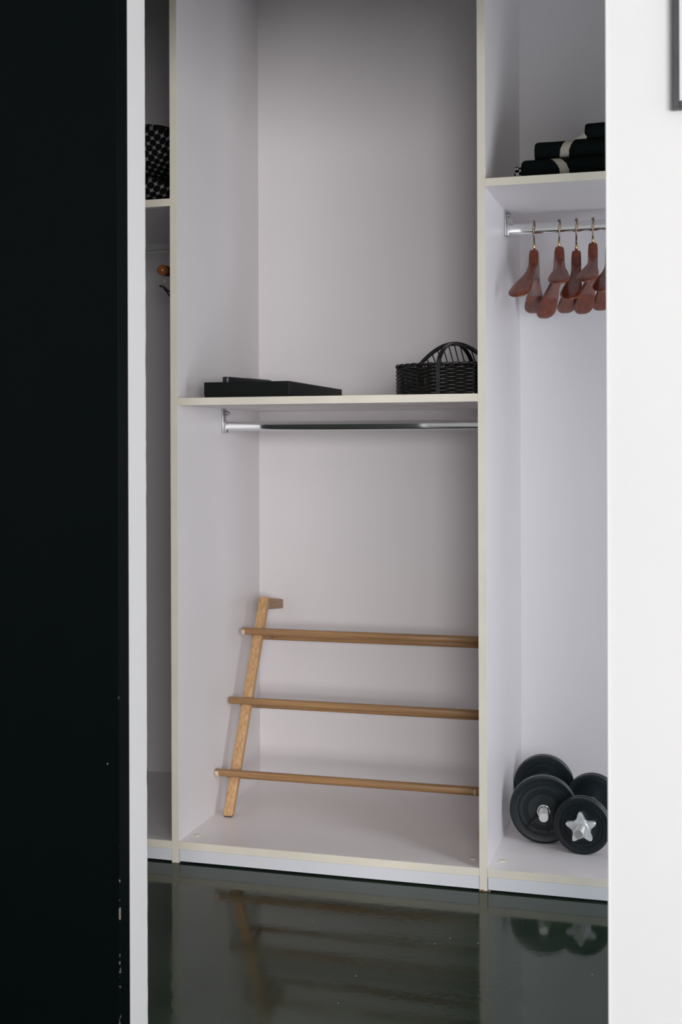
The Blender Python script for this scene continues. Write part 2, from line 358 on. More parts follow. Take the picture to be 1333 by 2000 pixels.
# ------------------------------------------------------------------ wardrobe
T = 0.0182
DX = [(-1.9664, -1.9482), (-1.2167, -1.1985), (-0.4669, -0.4487), (0.2828, 0.3010)]   # uprights
WTOP = 2.42
BASE = 0.0515
w = thing('wardrobe', 'open white built-in wardrobe with three bays and cream front edges', 'wardrobe', (-0.833, FD, 0))
e = 0.0012
def band(x0, x1, z0, z1, par):
    o = obj('edge_band', B(x0, x1, FD - 0.0012, FD, z0, z1), M_edge, par); return o
for i, (a, b) in enumerate(DX):
    p = obj('side_panel', B(a, b, FD, 3.41, 0.0, WTOP), M_panel, w)
    band(a, b, 0.0, WTOP, p)
p = obj('top_panel', B(DX[0][0], DX[3][1], FD, 3.41, WTOP, WTOP + T), M_panel, w); band(DX[0][0], DX[3][1], WTOP, WTOP + T, p)
SH = [1.6055, 1.1226, 1.6068]
RAILZ = [1.542, 1.0585, 1.542]
RY = 3.105
def rail_profile(bm, x0, x1, zc, hh=0.0135, hw=0.0070, n=28):
    """oval wardrobe tube, flat-sided, along x"""
    rings = []
    for x in (x0, x1):
        ring = []
        for k in range(n):
            t = 2 * PI * (k + 0.5) / n; c, q = math.cos(t), math.sin(t)
            ring.append(bm.verts.new((x, RY + hw * c, zc + hw * q + math.copysign(hh - hw, q))))
        rings.append(ring)
    for k in range(n): bm.faces.new((rings[0][k], rings[0][(k + 1) % n], rings[1][(k + 1) % n], rings[1][k]))
    bm.faces.new(rings[0][::-1]); bm.faces.new(rings[1])
def bracket(x, s, zc, ztop):
    """end socket on an upright; s = +1 opens to the right; arm up to the shelf with a screw lug"""
    bm = bmesh.new()
    xa, xb = sorted((x + s * 0.0002, x + s * 0.0045))
    box(bm, xa, xb, RY - 0.0125, RY + 0.0125, zc - 0.0165, ztop - 0.0002, bev=0.002)            # plate
    xa, xb = sorted((x + s * 0.004, x + s * 0.0125))
    box(bm, xa, xb, RY - 0.0105, RY - 0.0075, zc - 0.0155, zc + 0.012, bev=0.0012)          # socket cheeks and floor
    box(bm, xa, xb, RY + 0.0075, RY + 0.0105, zc - 0.0155, zc + 0.012, bev=0.0012)
    box(bm, xa, xb, RY - 0.0105, RY + 0.0105, zc - 0.0168, zc - 0.0137, bev=0.0012)
    tube(bm, [(x + s * 0.004, RY, ztop - 0.0062), (x + s * 0.011, RY, ztop - 0.0062), (x + s * 0.0150, RY, ztop - 0.0085), (x + s * 0.0160, RY, ztop - 0.0125), (x + s * 0.0125, RY, ztop - 0.0165), (x + s * 0.009, RY, ztop - 0.0155)], 0.0028, 8, flat=(0.0024, 0.010))
    return bm
for i in range(3):
    x0, x1 = DX[i][1], DX[i + 1][0]
    p = obj('back_panel', B(x0 - 0.004, x1 + 0.004, BD, BD + 0.006, 0.03, WTOP), M_panel, w)
    p = obj('base_panel', B(x0 + 0.0002, x1 - 0.0002, FD, BD, BASE - 0.0182, BASE), M_base_lit, w); band(x0 + 0.0006, x1 - 0.0004, BASE - 0.0182, BASE, p)
    p = obj('plinth', B(x0 + 0.0012, x1 - 0.0009, FD - 0.0008, FD + 0.016, 0.0042, BASE - 0.0187, bev=0.0006), M_plinth, w); p['label'] = 'bluish white plinth board'
    zt = SH[i]
    p = obj('shelf', B(x0 + 0.0002, x1 - 0.0002, FD, BD, zt - 0.0178, zt), M_panel, w); band(x0 + 0.0002, x1 - 0.0002, zt - 0.0178, zt, p)
    bm = bmesh.new(); rail_profile(bm, x0 + 0.004, x1 - 0.004, RAILZ[i], 0.0135 if i != 1 else 0.0125)
    r = obj('clothes_rail', bm, M_chrome if i != 0 else M_steel, w, smooth=True, auto=50); r['label'] = 'chrome oval clothes rail'
    obj('rail_bracket', bracket(x0, 1, RAILZ[i], zt - 0.0178), M_bracket, r, smooth=True, auto=35)
    obj('rail_bracket', bracket(x1, -1, RAILZ[i], zt - 0.0178), M_bracket, r, smooth=True, auto=35)
for cx, cy in ((-1.1739, 2.8554), (-0.4925, 2.861), (-0.4245, 2.861)):
    bm = bmesh.new(); lathe(bm, [(0.0, 0.0022), (0.006, 0.0021), (0.0085, 0.0012), (0.009, 0.0)], 24)
    bmesh.ops.rotate(bm, verts=bm.verts, cent=(0, 0, 0), matrix=Matrix.Rotation(PI / 2, 3, 'X'))
    bmesh.ops.translate(bm, verts=bm.verts, vec=(cx, cy, BASE))
    c = obj('screw_cap', bm, M_cap, w, smooth=True); c['label'] = 'beige screw cap'
bm = bmesh.new()                       # swollen chipboard at the foot of the middle upright
for k in range(7):
    x = -0.466 + k * 0.0034; h = 0.0022 + 0.0025 * random.random()
    box(bm, x, x + 0.0036, FD - 0.004 - 0.0015 * random.random(), FD + 0.003, 0.0004, h, bev=0.0005)
c = obj('swollen_foot', bm, M_chip, w); c['label'] = 'brown water-swollen chipboard at the foot of the upright'

# ------------------------------------------------------------------ leaning wooden shoe rack (middle bay)
rk = thing('shoe_rack', 'leaning pale ash shoe rack with three pairs of bars in the middle bay', 'shoe rack', (-0.82, 3.03, BASE))
LT = 0.0255
def sheared_leg(xf, xt, wid):
    """upright from its foot (y 3.012, z base) to its top (y 3.262, z .592); front face leans back"""
    bm = bmesh.new(); n = 2
    y0, z0, y1, z1 = 3.0135, BASE + 0.003, 3.262, 0.592
    L = Vector((0, y1 - y0, z1 - z0)); un = L.normalized(); back = Vector((0, un.z, -un.y)) * 0.0235
    rows = []
    for t in (0, 1):
        p = Vector((xf + (xt - xf) * t, y0, z0)) + L * t
        q = p.copy()
        a = [p, p + Vector((wid, 0, 0)), p + Vector((wid, 0, 0)) + back, p + back]
        if t == 0:
            a[2].z = a[1].z = a[0].z = z0; a[3].z = z0
            for k in (2, 3): a[k].y = a[1].y + 0.0235; 
        rows.append([bm.verts.new(v) for v in a])
    for k in range(4): bm.faces.new((rows[0][k], rows[0][(k + 1) % 4], rows[1][(k + 1) % 4], rows[1][k]))
    bm.faces.new(rows[0][::-1]); bm.faces.new(rows[1])
    bmesh.ops.bevel(bm, geom=list(bm.edges), offset=0.0032, segments=3, affect='EDGES', profile=0.5)
    return bm
def rack_x(base, z): return base + (z - BASE) / 0.54 * 0.013
for bx in (-1.1690, -0.5065):
    lg = obj('upright', sheared_leg(bx, bx + 0.0135, LT), M_ashleg, rk, smooth=True, auto=40)
    xt = bx + 0.0135
    bm = bmesh.new()                    # peg running back to the wall, tapering
    rows = []
    for y, zt, zb, xa, xb in ((3.270, 0.5875, 0.5555, xt + 0.001, xt + LT), (3.388, 0.570, 0.5445, xt + (0.006 if bx < -1 else 0.001), xt + LT + (0.0035 if bx < -1 else -0.001))):
        rows.append([bm.verts.new(v) for v in ((xa, y, zb), (xb, y, zb), (xb, y, zt), (xa, y, zt))])
    for k in range(4): bm.faces.new((rows[0][k], rows[0][(k + 1) % 4], rows[1][(k + 1) % 4], rows[1][k]))
    bm.faces.new(rows[0][::-1]); bm.faces.new(rows[1])
    bmesh.ops.bevel(bm, geom=list(bm.edges), offset=0.003, segments=3, affect='EDGES', profile=0.5)
    obj('wall_peg', bm, M_ashpeg, rk, smooth=True, auto=40)
    p = obj('foot_pad', B(bx + 0.003, bx + LT - 0.003, 3.016, 3.035, BASE + 0.0002, BASE + 0.0032, bev=0.0008), M_pad, rk); p['label'] = 'dark foot pad'
def bar_bm(x0, x1, yc, zc, r=0.0092):
    bm = bmesh.new(); n = 20; rings = []
    for x, s in ((x0, 0.86), (x0 + 0.0015, 1), (x1 - 0.0015, 1), (x1, 0.86)):
        rings.append([bm.verts.new((x, yc + s * r * math.copysign(abs(math.cos(t)) ** 0.75, math.cos(t)), zc + s * r * math.copysign(abs(math.sin(t)) ** 0.75, math.sin(t)))) for t in [2 * PI * (k + 0.5) / n for k in range(n)]])
    for a, b in zip(rings, rings[1:]):
        for k in range(n): bm.faces.new((a[k], a[(k + 1) % n], b[(k + 1) % n], b[k]))
    bm.faces.new(rings[0][::-1]); bm.faces.new(rings[-1]); return bm
LV = [(3.036, 0.1600, -1.1960), (3.130, 0.3290, -1.1925), (3.213, 0.5020, -1.1880)]
for k, (yc, zc, xl) in enumerate(LV):
    xr = -0.4715
    fb = obj('front_bar', bar_bm(xl, xr, yc, zc), M_ashbar, rk, smooth=True, auto=45)
    dy, dz = (0.078, -0.0250)
    obj('rear_bar', bar_bm(xl + 0.004, xr, yc + dy, zc + dz, 0.0085), M_ashbar, rk, smooth=True, auto=45)
    for bx in (-1.1690, -0.5065):
        side = 1 if bx < -1 else -1
        lx = rack_x(bx, zc)
        xa = lx + LT - 0.0005 if side == 1 else lx - 0.0105
        bm = bmesh.new(); a = Vector((0, yc - 0.002, zc - 0.0010)); b = Vector((0, yc + dy + 0.002, zc + dz - 0.0010))
        nrm = Vector((0, -(b - a).z, (b - a).y)).normalized() * 0.0065
        vs = [bm.verts.new((x, *(p + q)[1:])) for x in (xa, xa + 0.011) for p, q in ((a, -nrm), (b, -nrm), (b, nrm), (a, nrm))]
        for q in ((0, 1, 2, 3), (4, 7, 6, 5), (0, 4, 5, 1), (1, 5, 6, 2), (2, 6, 7, 3), (3, 7, 4, 0)): bm.faces.new([vs[i] for i in q])
        bmesh.ops.bevel(bm, geom=list(bm.edges), offset=0.0015, segments=2, affect='EDGES', profile=0.5)
        obj('cross_piece', bm, M_ashbar, rk, smooth=True, auto=40)
    if k != 1:                          # bare pale end with the lacquer worn off
        c = obj('bar_end', bar_bm(xl - 0.0004, xl + 0.0115, yc - 0.0009, zc - 0.0008, 0.0088), M_ashend, fb, smooth=True, auto=45); c['label'] = 'pale bare bar end'
    if k == 0:
        c = obj('bar_end', bar_bm(-0.520, -0.512, yc - 0.0010, zc - 0.0010, 0.0088), M_ashend, fb, smooth=True, auto=45); c['label'] = 'pale bare patch on the bar'

# ------------------------------------------------------------------ black box and slim case on the middle shelf
ZS = SH[1]
bx = thing('storage_box', 'flat black lidded box on the left of the middle shelf', 'box', (-1.033, 3.06, ZS))
obj('body', B(-1.1413, -0.9252, 2.831, 3.293, ZS + 0.0003, ZS + 0.010, bev=0.0012), M_blackbox, bx)
obj('lid', B(-1.1423, -0.9242, 2.830, 3.294, ZS + 0.0060, ZS + 0.0383, bev=0.0014), M_blackbox, bx)
ZB = ZS + 0.0384
A = Vector((-1.1080, 2.905)); Bp = Vector((-1.0610, 3.110)); u = (Bp - A).normalized(); v = Vector((-u.y, u.x))
def slab(A, u, v, l, wd, z0, z1, rad, seg=6):
    bm = bmesh.new(); pts = []
    for cx, cy, a0 in ((rad, rad, PI), (l - rad, rad, 1.5 * PI), (l - rad, wd - rad, 0), (rad, wd - rad, PI / 2)):
        for k in range(seg + 1):
            t = a0 + PI / 2 * k / seg; pts.append((cx + rad * math.cos(t), cy + rad * math.sin(t)))
    prof = ((0.0012, z0), (0, z0 + 0.0012), (0, z1 - 0.0015), (0.0015, z1)); rings = []
    for ins, z in prof:
        ring = []
        for (a, b) in pts:
            c = Vector((l / 2, wd / 2)); q = Vector((a, b)); q = c + Vector(((q.x - c.x) * (1 - 2 * ins / l), (q.y - c.y) * (1 - 2 * ins / wd)))
            P = A + u * q.x + v * q.y; ring.append(bm.verts.new((P.x, P.y, z)))
        rings.append(ring)
    n = len(pts)
    for a, b in zip(rings, rings[1:]):
        for k in range(n): bm.faces.new((a[k], a[(k + 1) % n], b[(k + 1) % n], b[k]))
    bm.faces.new(rings[0][::-1]); bm.faces.new(rings[-1]); return bm
cs = thing('slim_case', 'slim black case with rounded corners lying on the flat black box', 'case', (-1.08, 3.05, ZB))
l = (Bp - A).length
v2 = v if v.x < 0 else -v
A2 = A - Vector((0, 0))
obj('shell', slab(A2 - v * 0.0, u, v * 1.0, l, 0.021, ZB + 0.0002, ZB + 0.0175, 0.009), M_blackcase, cs, smooth=True, auto=40)
c = obj('top_trim', slab(A2 + u * 0.09 + v * 0.003, u, v, l - 0.10, 0.015, ZB + 0.0173, ZB + 0.0185, 0.004), M_brown, cs, smooth=True, auto=40); c['label'] = 'brown strip on top'

# ------------------------------------------------------------------ black wicker basket on the middle shelf, right
bk = thing('wicker_basket', 'black woven wicker basket with hoop handle at the right end of the middle shelf', 'basket', (-0.585, 2.98, ZS))
corners = [(-0.683, 2.905, 0.03), (-0.612, 2.846, 0.05), (-0.476, 2.843, 0.012), (-0.476, 3.118, 0.02), (-0.683, 3.118, 0.02)]
def rounded_loop(cs_, step=0.0035):
    pts = []
    n = len(cs_)
    for i in range(n):
        p = Vector(cs_[i][:2]); a = Vector(cs_[i - 1][:2]); b = Vector(cs_[(i + 1) % n][:2]); r = cs_[i][2]
        da = (a - p).normalized(); db = (b - p).normalized(); r = min(r, (a - p).length * 0.45, (b - p).length * 0.45)
        for k in range(9):
            t = k / 8; pts.append((p + da * r) * (1 - t) ** 2 + p * 2 * t * (1 - t) + (p + db * r) * t * t)
    out = []                             # resample evenly
    m = len(pts); per = sum((pts[(i + 1) % m] - pts[i]).length for i in range(m)); N_ = int(per / step) // 6 * 6; st = per / N_
    d = 0; nxt = 0
    for i in range(m):
        a, b = pts[i], pts[(i + 1) % m]; L_ = (b - a).length
        while nxt < d + L_ - 1e-9 and len(out) < N_:
            out.append(a + (b - a) * ((nxt - d) / L_)); nxt += st
        d += L_
    return out
loop = rounded_loop(corners); NL = len(loop)
def nrm2(i):
    t = (loop[(i + 1) % NL] - loop[i - 1]).normalized(); return Vector((t.y, -t.x))
bm = bmesh.new(); rows = 14; zt0, zt1 = ZS + 0.004, ZS + 0.0665
for r in range(rows):
    z = zt0 + (zt1 - zt0) * (r + 0.5) / rows
    pts = []
    for i in range(NL):
        ph = math.sin(PI * (i / 6.0) + (PI if r % 2 else 0))
        jz = 0.0007 * noise.noise(Vector((i * 0.3, r * 3.1, 0)))
        p = loop[i] + nrm2(i) * (0.0021 * ph + 0.0006 * noise.noise(Vector((i * 0.21, r * 7.7, 2))))
        pts.append((p.x, p.y, z + jz))
    tube(bm, pts, 0.0024, 6, closed=True)
s_ = obj('woven_strands', bm, M_wicker, bk, smooth=True); s_['kind'] = 'stuff'
bm = bmesh.new()
for i in range(0, NL, 6):
    p = loop[i]; tube(bm, [(p.x, p.y, ZS + 0.001), (p.x, p.y, ZS + 0.071)], 0.0018, 6)
s_ = obj('stakes', bm, M_wicker, bk, smooth=True); s_['kind'] = 'stuff'
bm = bmesh.new(); vs = [bm.verts.new((p.x, p.y, ZS + 0.0004)) for p in loop]; vt = [bm.verts.new((p.x, p.y, ZS + 0.004)) for p in loop]
bm.faces.new(vs[::-1]); bm.faces.new(vt)
for k in range(NL): bm.faces.new((vs[k], vs[(k + 1) % NL], vt[(k + 1) % NL], vt[k]))
obj('bottom', bm, M_wicker, bk)
bm = bmesh.new()                       # twisted rim of two strands
for q in (0, PI):
    tube(bm, [(loop[i].x + nrm2(i).x * 0.0022 * math.cos(i * 0.52 + q), loop[i].y + nrm2(i).y * 0.0022 * math.cos(i * 0.52 + q), ZS + 0.0715 + 0.0022 * math.sin(i * 0.52 + q)) for i in range(NL)], 0.0030, 7, closed=True)
obj('rim', bm, M_wicker, bk, smooth=True)
# wide cane hoop: down the outside of the front, up over, down at the back
def handle_pts():
    yf, yb = 2.8370, 3.060; x0, x1 = -0.566, -0.520
    pts = [(x0, yf, ZS + 0.002), (x0, yf, ZS + 0.03), (x0, yf + 0.0002, ZS + 0.066)]
    for k in range(1, 24):
        t = k / 24; a = PI * t
        pts.append((x0 + (x1 - x0) * t, yf + (yb - yf) * (1 - math.cos(a)) / 2, ZS + 0.068 + 0.058 * math.sin(a) ** 0.8))
    pts.append((x1, yb, ZS + 0.06)); return pts
def band_bm(pts, wx, th):
    """flat band whose width lies along x"""
    bm = bmesh.new(); rows = []
    for i, p in enumerate(pts):
        a = Vector(pts[max(i - 1, 0)]); b = Vector(pts[min(i + 1, len(pts) - 1)]); t = (b - a).normalized(); X = Vector((1, 0, 0)); X = (X - t * X.dot(t)).normalized(); n_ = t.cross(X)
        P = Vector(p); rows.append([bm.verts.new(P + X * (sx * wx / 2) + n_ * (sn * th / 2)) for sx, sn in ((-1, -1), (1, -1), (1, 1), (-1, 1))])
    for a, b in zip(rows, rows[1:]):
        for k in range(4): bm.faces.new((a[k], a[(k + 1) % 4], b[(k + 1) % 4], b[k]))
    bm.faces.new(rows[0][::-1]); bm.faces.new(rows[-1]); return bm
obj('hoop_handle', band_bm(handle_pts(), 0.0098, 0.0026), M_wickband, bk, smooth=True, auto=40)
# arched gallery above the back rim, with fanned spokes
yb = 3.112
def arch(t): return (-0.6795 + 0.2005 * t, yb, ZS + 0.072 + 0.068 * math.sin(PI * t) ** 0.85)
bm = bmesh.new(); tube(bm, [arch(k / 28) for k in range(29)], 0.0034, 8, flat=(0.0052, 0.0034))
obj('arched_rail', bm, M_wickband, bk, smooth=True)
for k in range(2, 13):
    t = k / 14; top = arch(t); tb = t + 0.09
    if tb > 0.97: continue
    bm = bmesh.new(); tube(bm, [(-0.6795 + 0.2005 * tb, yb, ZS + 0.070), top], 0.0016, 6)
    obj('spoke', bm, M_wickband, bk, smooth=True)

# ------------------------------------------------------------------ folded textiles
def folded(name, x0, x1, y0, y1, z0, z1, folds, m, parent, sag=0.002, seed=0, roundness=0.5, bulge=0.0, uvs=False):
    """folded cloth: stacked layers whose front and left edges are rounded folds, softly uneven; one closed skin"""
    bm = bmesh.new(); nx, nz = 30, 8 * folds
    H = (z1 - z0); hl = H / folds
    prof = []                            # outline in the (y,z) plane: up the front over the folds, across the top, down the back
    for f in range(folds):
        for k in range(9):
            a = -PI / 2 + PI * k / 8
            prof.append((y0 + hl * roundness * (1 - math.cos(a)), z0 + f * hl + hl / 2 + hl / 2 * math.sin(a)))
    for k in range(1, 8): prof.append((y0 + (y1 - y0) * k / 8, z1))
    prof.append((y1, z1)); prof.append((y1, z0))
    rings = []
    for i in range(nx + 1):
        t = i / nx; t = (0, .008, .016, .026)[i] if i < 4 else (1 - (0, .008, .016, .026)[nx - i] if nx - i < 4 else t); e_ = min(t, 1 - t) / 0.03; sq = 1 - (1 - min(e_, 1)) ** 2.2; sq = 0.80 + 0.20 * sq
        xx = x0 + (x1 - x0) * t
        ring = []
        for (y, z) in prof:
            zz = z0 + (z - z0) * (1 if sq >= 1 else 1 - (1 - sq) * 0.55 * ((z - z0) / H) ** 3) + (bulge * math.sin(PI * min(1, t * 1.0)) * ((z - z0) / H) if bulge else 0)
            nv = noise.noise(Vector((xx * 14, y * 9, z * 22 + seed * 9)))
            top = max(0, (z - z0) / H)
            ring.append(bm.verts.new((xx + 0.0015 * nv, max(y + 0.003 * nv + (0.006 * (1 - sq) * 2), y0 - 0.003), min(z1, max(z0, zz + sag * nv * top * 1.2)))))
        rings.append(ring)
    n = len(prof)
    for a, b in zip(rings, rings[1:]):
        for k in range(n): bm.faces.new((a[k], a[(k + 1) % n], b[(k + 1) % n], b[k]))
    bm.faces.new(rings[0][::-1]); bm.faces.new(rings[-1])
    if uvs:
        lay = bm.loops.layers.uv.new('UVMap')
        acc = [0]
        for a, b in zip(prof, prof[1:]): acc.append(acc[-1] + math.hypot(b[0] - a[0], b[1] - a[1]))
        idx = {}
        for i, r_ in enumerate(rings):
            for k, v_ in enumerate(r_): idx[v_] = (x0 + (x1 - x0) * i / nx, acc[k])
        for f in bm.faces:
            for lp in f.loops:
                if len(f.verts) > 4: lp[lay].uv = (lp.vert.co.y, lp.vert.co.z)
                else: lp[lay].uv = idx[lp.vert]
    return obj(name, bm, m, parent, smooth=True, auto=60)
ZR = SH[2] + 0.0006
def hem():
    bm = bmesh.new(); rows = []
    for y in (2.858, 3.06):
        rows.append([bm.verts.new((x, y, ZR + z)) for x, z in ((-0.254, 0.0885), (-0.245, 0.0925), (-0.2365, 0.0980), (-0.2340, 0.1050), (-0.2325, 0.1105), (-0.2290, 0.1105), (-0.2280, 0.0885))])
    a, b = rows
    for k in range(7): bm.faces.new((a[k], a[(k + 1) % 7], b[(k + 1) % 7], b[k]))
    bm.faces.new(a[::-1]); bm.faces.new(b); return bm
def towel(label, x0, x1, y0, y1, z0, z1, folds, stripe, seed):
    m = towel_mat('towel_%d' % seed, *stripe)
    t = thing('folded_towel', label, 'towel', (x0, y0, z0), 0, 'black towels stacked on the right shelf')
    folded('cloth', x0, x1, y0, y1, z0, z1, folds, m, t, seed=seed)
towel('black towel with curved cream stripe, bottom of the stack on the right shelf', -0.372, -0.05, 2.838, 3.14, ZR, ZR + 0.0490, 1, (0.093, 0.5, -20.0, 0.021), 1)
towel('black towel with cream stripe leaning right, middle of the stack on the right shelf', -0.3445, -0.05, 2.848, 3.13, ZR + 0.0496, ZR + 0.0875, 1, (0.067, -0.05, 11.0, 0.020), 2)
towel('black towel set back to the right, topmost of the stack on the right shelf', -0.2320, -0.05, 2.852, 3.12, ZR + 0.0882, ZR + 0.1235, 1, (-0.5, 0.0, 0.0, 0.01), 3)
for o_ in [q for q in S.objects if q.name.startswith('folded_towel') and 'topmost' in q['label']]:
    h_ = obj('cream_hem', hem(), M_hem, o_, smooth=True, auto=50); h_['label'] = 'cream woven hem'
t = thing('patterned_cloth', 'small black and white patterned cloth behind the stacked black towels', 'cloth', (-0.388, 2.99, ZR))
folded('cloth', -0.3985, -0.379, 2.905, 3.10, ZR, ZR + 0.049, 1, M_patsmall, t, seed=5, uvs=True)
# left bay shelf
ZL = SH[0] + 0.0006
t = thing('patterned_cushion', 'black cushion with pale star pattern, upper one on the left shelf', 'cushion', (-1.37, 3.0, ZL + 0.083), 0, 'patterned cushions on the left shelf')
def cushion(x0, x1, y0, y1, z0, z1, m, parent, seed, p=3.2):
    bm = bmesh.new(); bmesh.ops.create_uvsphere(bm, u_segments=48, v_segments=28, radius=1)
    lay = bm.loops.layers.uv.verify()
    cx, cy, cz = (x0 + x1) / 2, (y0 + y1) / 2, (z0 + z1) / 2
    def sg(a, e2): return math.copysign(abs(a) ** e2, a)
    for v_ in bm.verts:
        c = v_.co.copy(); nv = noise.noise(c * 1.7 + Vector((seed, 0, 0)))
        k = 1 + 0.05 * nv
        v_.co = Vector((cx + sg(c.x, 0.70) * (x1 - x0) / 2 * 1.0, cy + sg(c.y, 0.62) * (y1 - y0) / 2 * k, cz + sg(c.z, 0.72) * (z1 - z0) / 2))
    for f in bm.faces:
        for lp in f.loops:
            q = lp.vert.co; lp[lay].uv = (q.x + 0.25 * (q.y - y0), q.z - 0.55 * max(0, q.y - y0 - 0.02))
    o = obj('cover', bm, m, parent, smooth=True); o.data.uv_layers[0].name = 'UVMap'; return o
cushion(-1.50, -1.234, 2.86, 3.20, ZL + 0.083, ZL + 0.225, M_pat, t, 1)
t = thing('patterned_cushion', 'black cushion with pale star pattern, lower one lying on the left shelf', 'cushion', (-1.37, 3.0, ZL), 0, 'patterned cushions on the left shelf')
cushion(-1.56, -1.228, 2.83, 3.22, ZL, ZL + 0.0825, M_pat, t, 4)

# ------------------------------------------------------------------ mahogany hangers on the right rail
RZ = RAILZ[2]
def hanger_body():
    """contoured coat hanger: local y along the arms, arms bend towards -x at both ends; z = 0 is the rail centre line"""
    bm = bmesh.new(); n = 20; L_ = 0.205; rings = []
    NT = 44
    def sm(a, b, x): t_ = max(0, min(1, (x - a) / (b - a))); return t_ * t_ * (3 - 2 * t_)
    for i in range(-NT, NT + 1):
        t_ = i / NT; s = abs(t_); y = L_ * t_
        neck = 1 - sm(0.055, 0.13, s)
        top = -0.054 * neck + (-0.080 - 0.103 * s ** 1.1) * (1 - neck)
        bot = min(top - 0.013, (-0.126 - 0.045 * s))
        wid = 0.0116 + 0.0134 * sm(0.28, 0.90, s)
        endc = math.sqrt(max(0.0, 1 - max(0, (s - 0.86) / 0.14) ** 2)) if s > 0.86 else 1
        mid = (top + bot) / 2 ; hh = (top - bot) / 2
        cx = -0.023 * s ** 1.6
        hh *= max(endc, 0.02); wd = wid * max(endc, 0.02)
        ring = []
        for k in range(n):
            a = 2 * PI * k / n; c, q = math.cos(a), math.sin(a)
            ex = 0.34 + 0.46 * sm(0.10, 0.5, s)
            ring.append(bm.verts.new((cx + wd * math.copysign(abs(c) ** ex, c), y, mid + hh * math.copysign(abs(q) ** ex, q))))
        rings.append(ring)
    for a, b in zip(rings, rings[1:]):
        for k in range(n): bm.faces.new((a[k], a[(k + 1) % n], b[(k + 1) % n], b[k]))
    bm.faces.new(rings[0][::-1]); bm.faces.new(rings[-1]); return bm
def hook_bm():
    bm = bmesh.new(); r = 0.0178; pts = [(0, 0, -0.050), (0.0, 0.0, -0.036), (0.0, -0.005, -0.030), (0, -0.012, -0.021)]
    for k in range(15):
        a = math.radians(-38 + 236 * k / 14); pts.append((0.0016 * math.sin(2 * a), -math.cos(a) * r, math.sin(a) * r * 0.92 + 0.0015))
    tube(bm, pts, 0.0021, 10); return bm
hg = thing('coat_hanger', 'reddish brown contoured wooden hanger, leftmost on the right rail, nearest the upright', 'hanger', (-0.3745, RY, RZ), 0, 'wooden hangers on the right rail')
obj('shoulder', hanger_body(), M_hang, hg, smooth=True, world=False)
hk = obj('hook', hook_bm(), M_bronze, hg, smooth=True, world=False); hk['label'] = 'dark bronze wire hook'
bm = bmesh.new(); lathe(bm, [(0.0, -0.001), (0.0034, -0.001), (0.0034, 0.012), (0.0026, 0.016), (0.0, 0.016)], 16)
bmesh.ops.rotate(bm, verts=bm.verts, cent=(0, 0, 0), matrix=Matrix.Rotation(PI / 2, 3, 'X')); bmesh.ops.translate(bm, verts=bm.verts, vec=(0, 0, -0.0545))
fr_ = obj('ferrule', bm, M_brass, hg, smooth=True, world=False); fr_['label'] = 'brass ferrule'
HS = [(-0.3760, 1.5, 0.000, None),
      (-0.3155, 11.0, 0.003, 'reddish brown wooden hanger, second from the left on the right rail'),
      (-0.2735, 7, -0.006, 'reddish brown wooden hanger, third from the left, hanging low behind its neighbours'),
      (-0.2335, 6, 0.009, 'reddish brown wooden hanger, fourth from the left, hanging highest'),
      (-0.1920, 4.5, 0.003, 'reddish brown wooden hanger cut off by the white wall, rightmost of the row')]
PITCH = (0.5, -5.5, 1.5, -4.5, 0.0)
for i, (x, a, dz, lab) in enumerate(HS):
    o = hg if i == 0 else copy_tree(hg)
    o.location = (x, RY, RZ)
    o.rotation_euler = (math.radians(PITCH[i]), 0, math.radians(a))
    for ch in o.children:
        if not ch.name.startswith('hook'): ch.location.z += dz
    if lab: o['label'] = lab

# ------------------------------------------------------------------ ball-ended hanger on the left rail
bh = thing('trouser_hanger', 'dark wood hanger with an orange wooden ball end, on the left bay rail', 'hanger', (-1.323, RY, RAILZ[0]))
bm = bmesh.new(); lathe(bm, [(0.0, -0.0145)] + [(0.0145 * math.sin(a), -0.0145 * math.cos(a)) for a in [PI * k / 14 for k in range(1, 14)]] + [(0, 0.0145)], 24)
bmesh.ops.translate(bm, verts=bm.verts, vec=(0.002, -0.115, -0.080))
c = obj('ball_end', bm, M_orange, bh, smooth=True, world=False); c['label'] = 'orange wooden ball'
bm = bmesh.new(); tube(bm, [(0.004, -0.104, -0.080), (0.018, -0.03, -0.077), (0.03, 0.05, -0.0775), (0.034, 0.12, -0.080)], [0.0135, 0.0120, 0.0120, 0.0115], 20)
obj('bar', bm, M_darkwood, bh, smooth=True, world=False)
bm = bmesh.new(); r = 0.0178; pts = [(0.022, 0, -0.078), (0.022, 0.0, -0.036), (0.022, 0.004, -0.028), (0.022, 0.012, -0.020)]
for k in range(15):
    a = math.radians(-38 + 236 * k / 14); pts.append((0.022, math.cos(a) * r, math.sin(a) * r * 0.92 + 0.0015))
tube(bm, pts, 0.0018, 8); obj('hook', bm, M_steel, bh, smooth=True, world=False)
bm = bmesh.new(); tube(bm, [(0.006, -0.113, -0.092), (0.006, -0.113, -0.122)], 0.0017, 8)
c = obj('stem', bm, M_steel, bh, smooth=True, world=False); c['label'] = 'bright steel stem'
bm = bmesh.new(); tube(bm, [(-0.007, -0.113, -0.119), (0.006, -0.113, -0.124), (0.022, -0.10, -0.140)], 0.0022, 8); tube(bm, [(0.004, -0.112, -0.125), (0.024, -0.098, -0.156)], 0.0020, 8)
c = obj('clip', bm, M_pad, bh, smooth=True, world=False); c['label'] = 'dark clip'

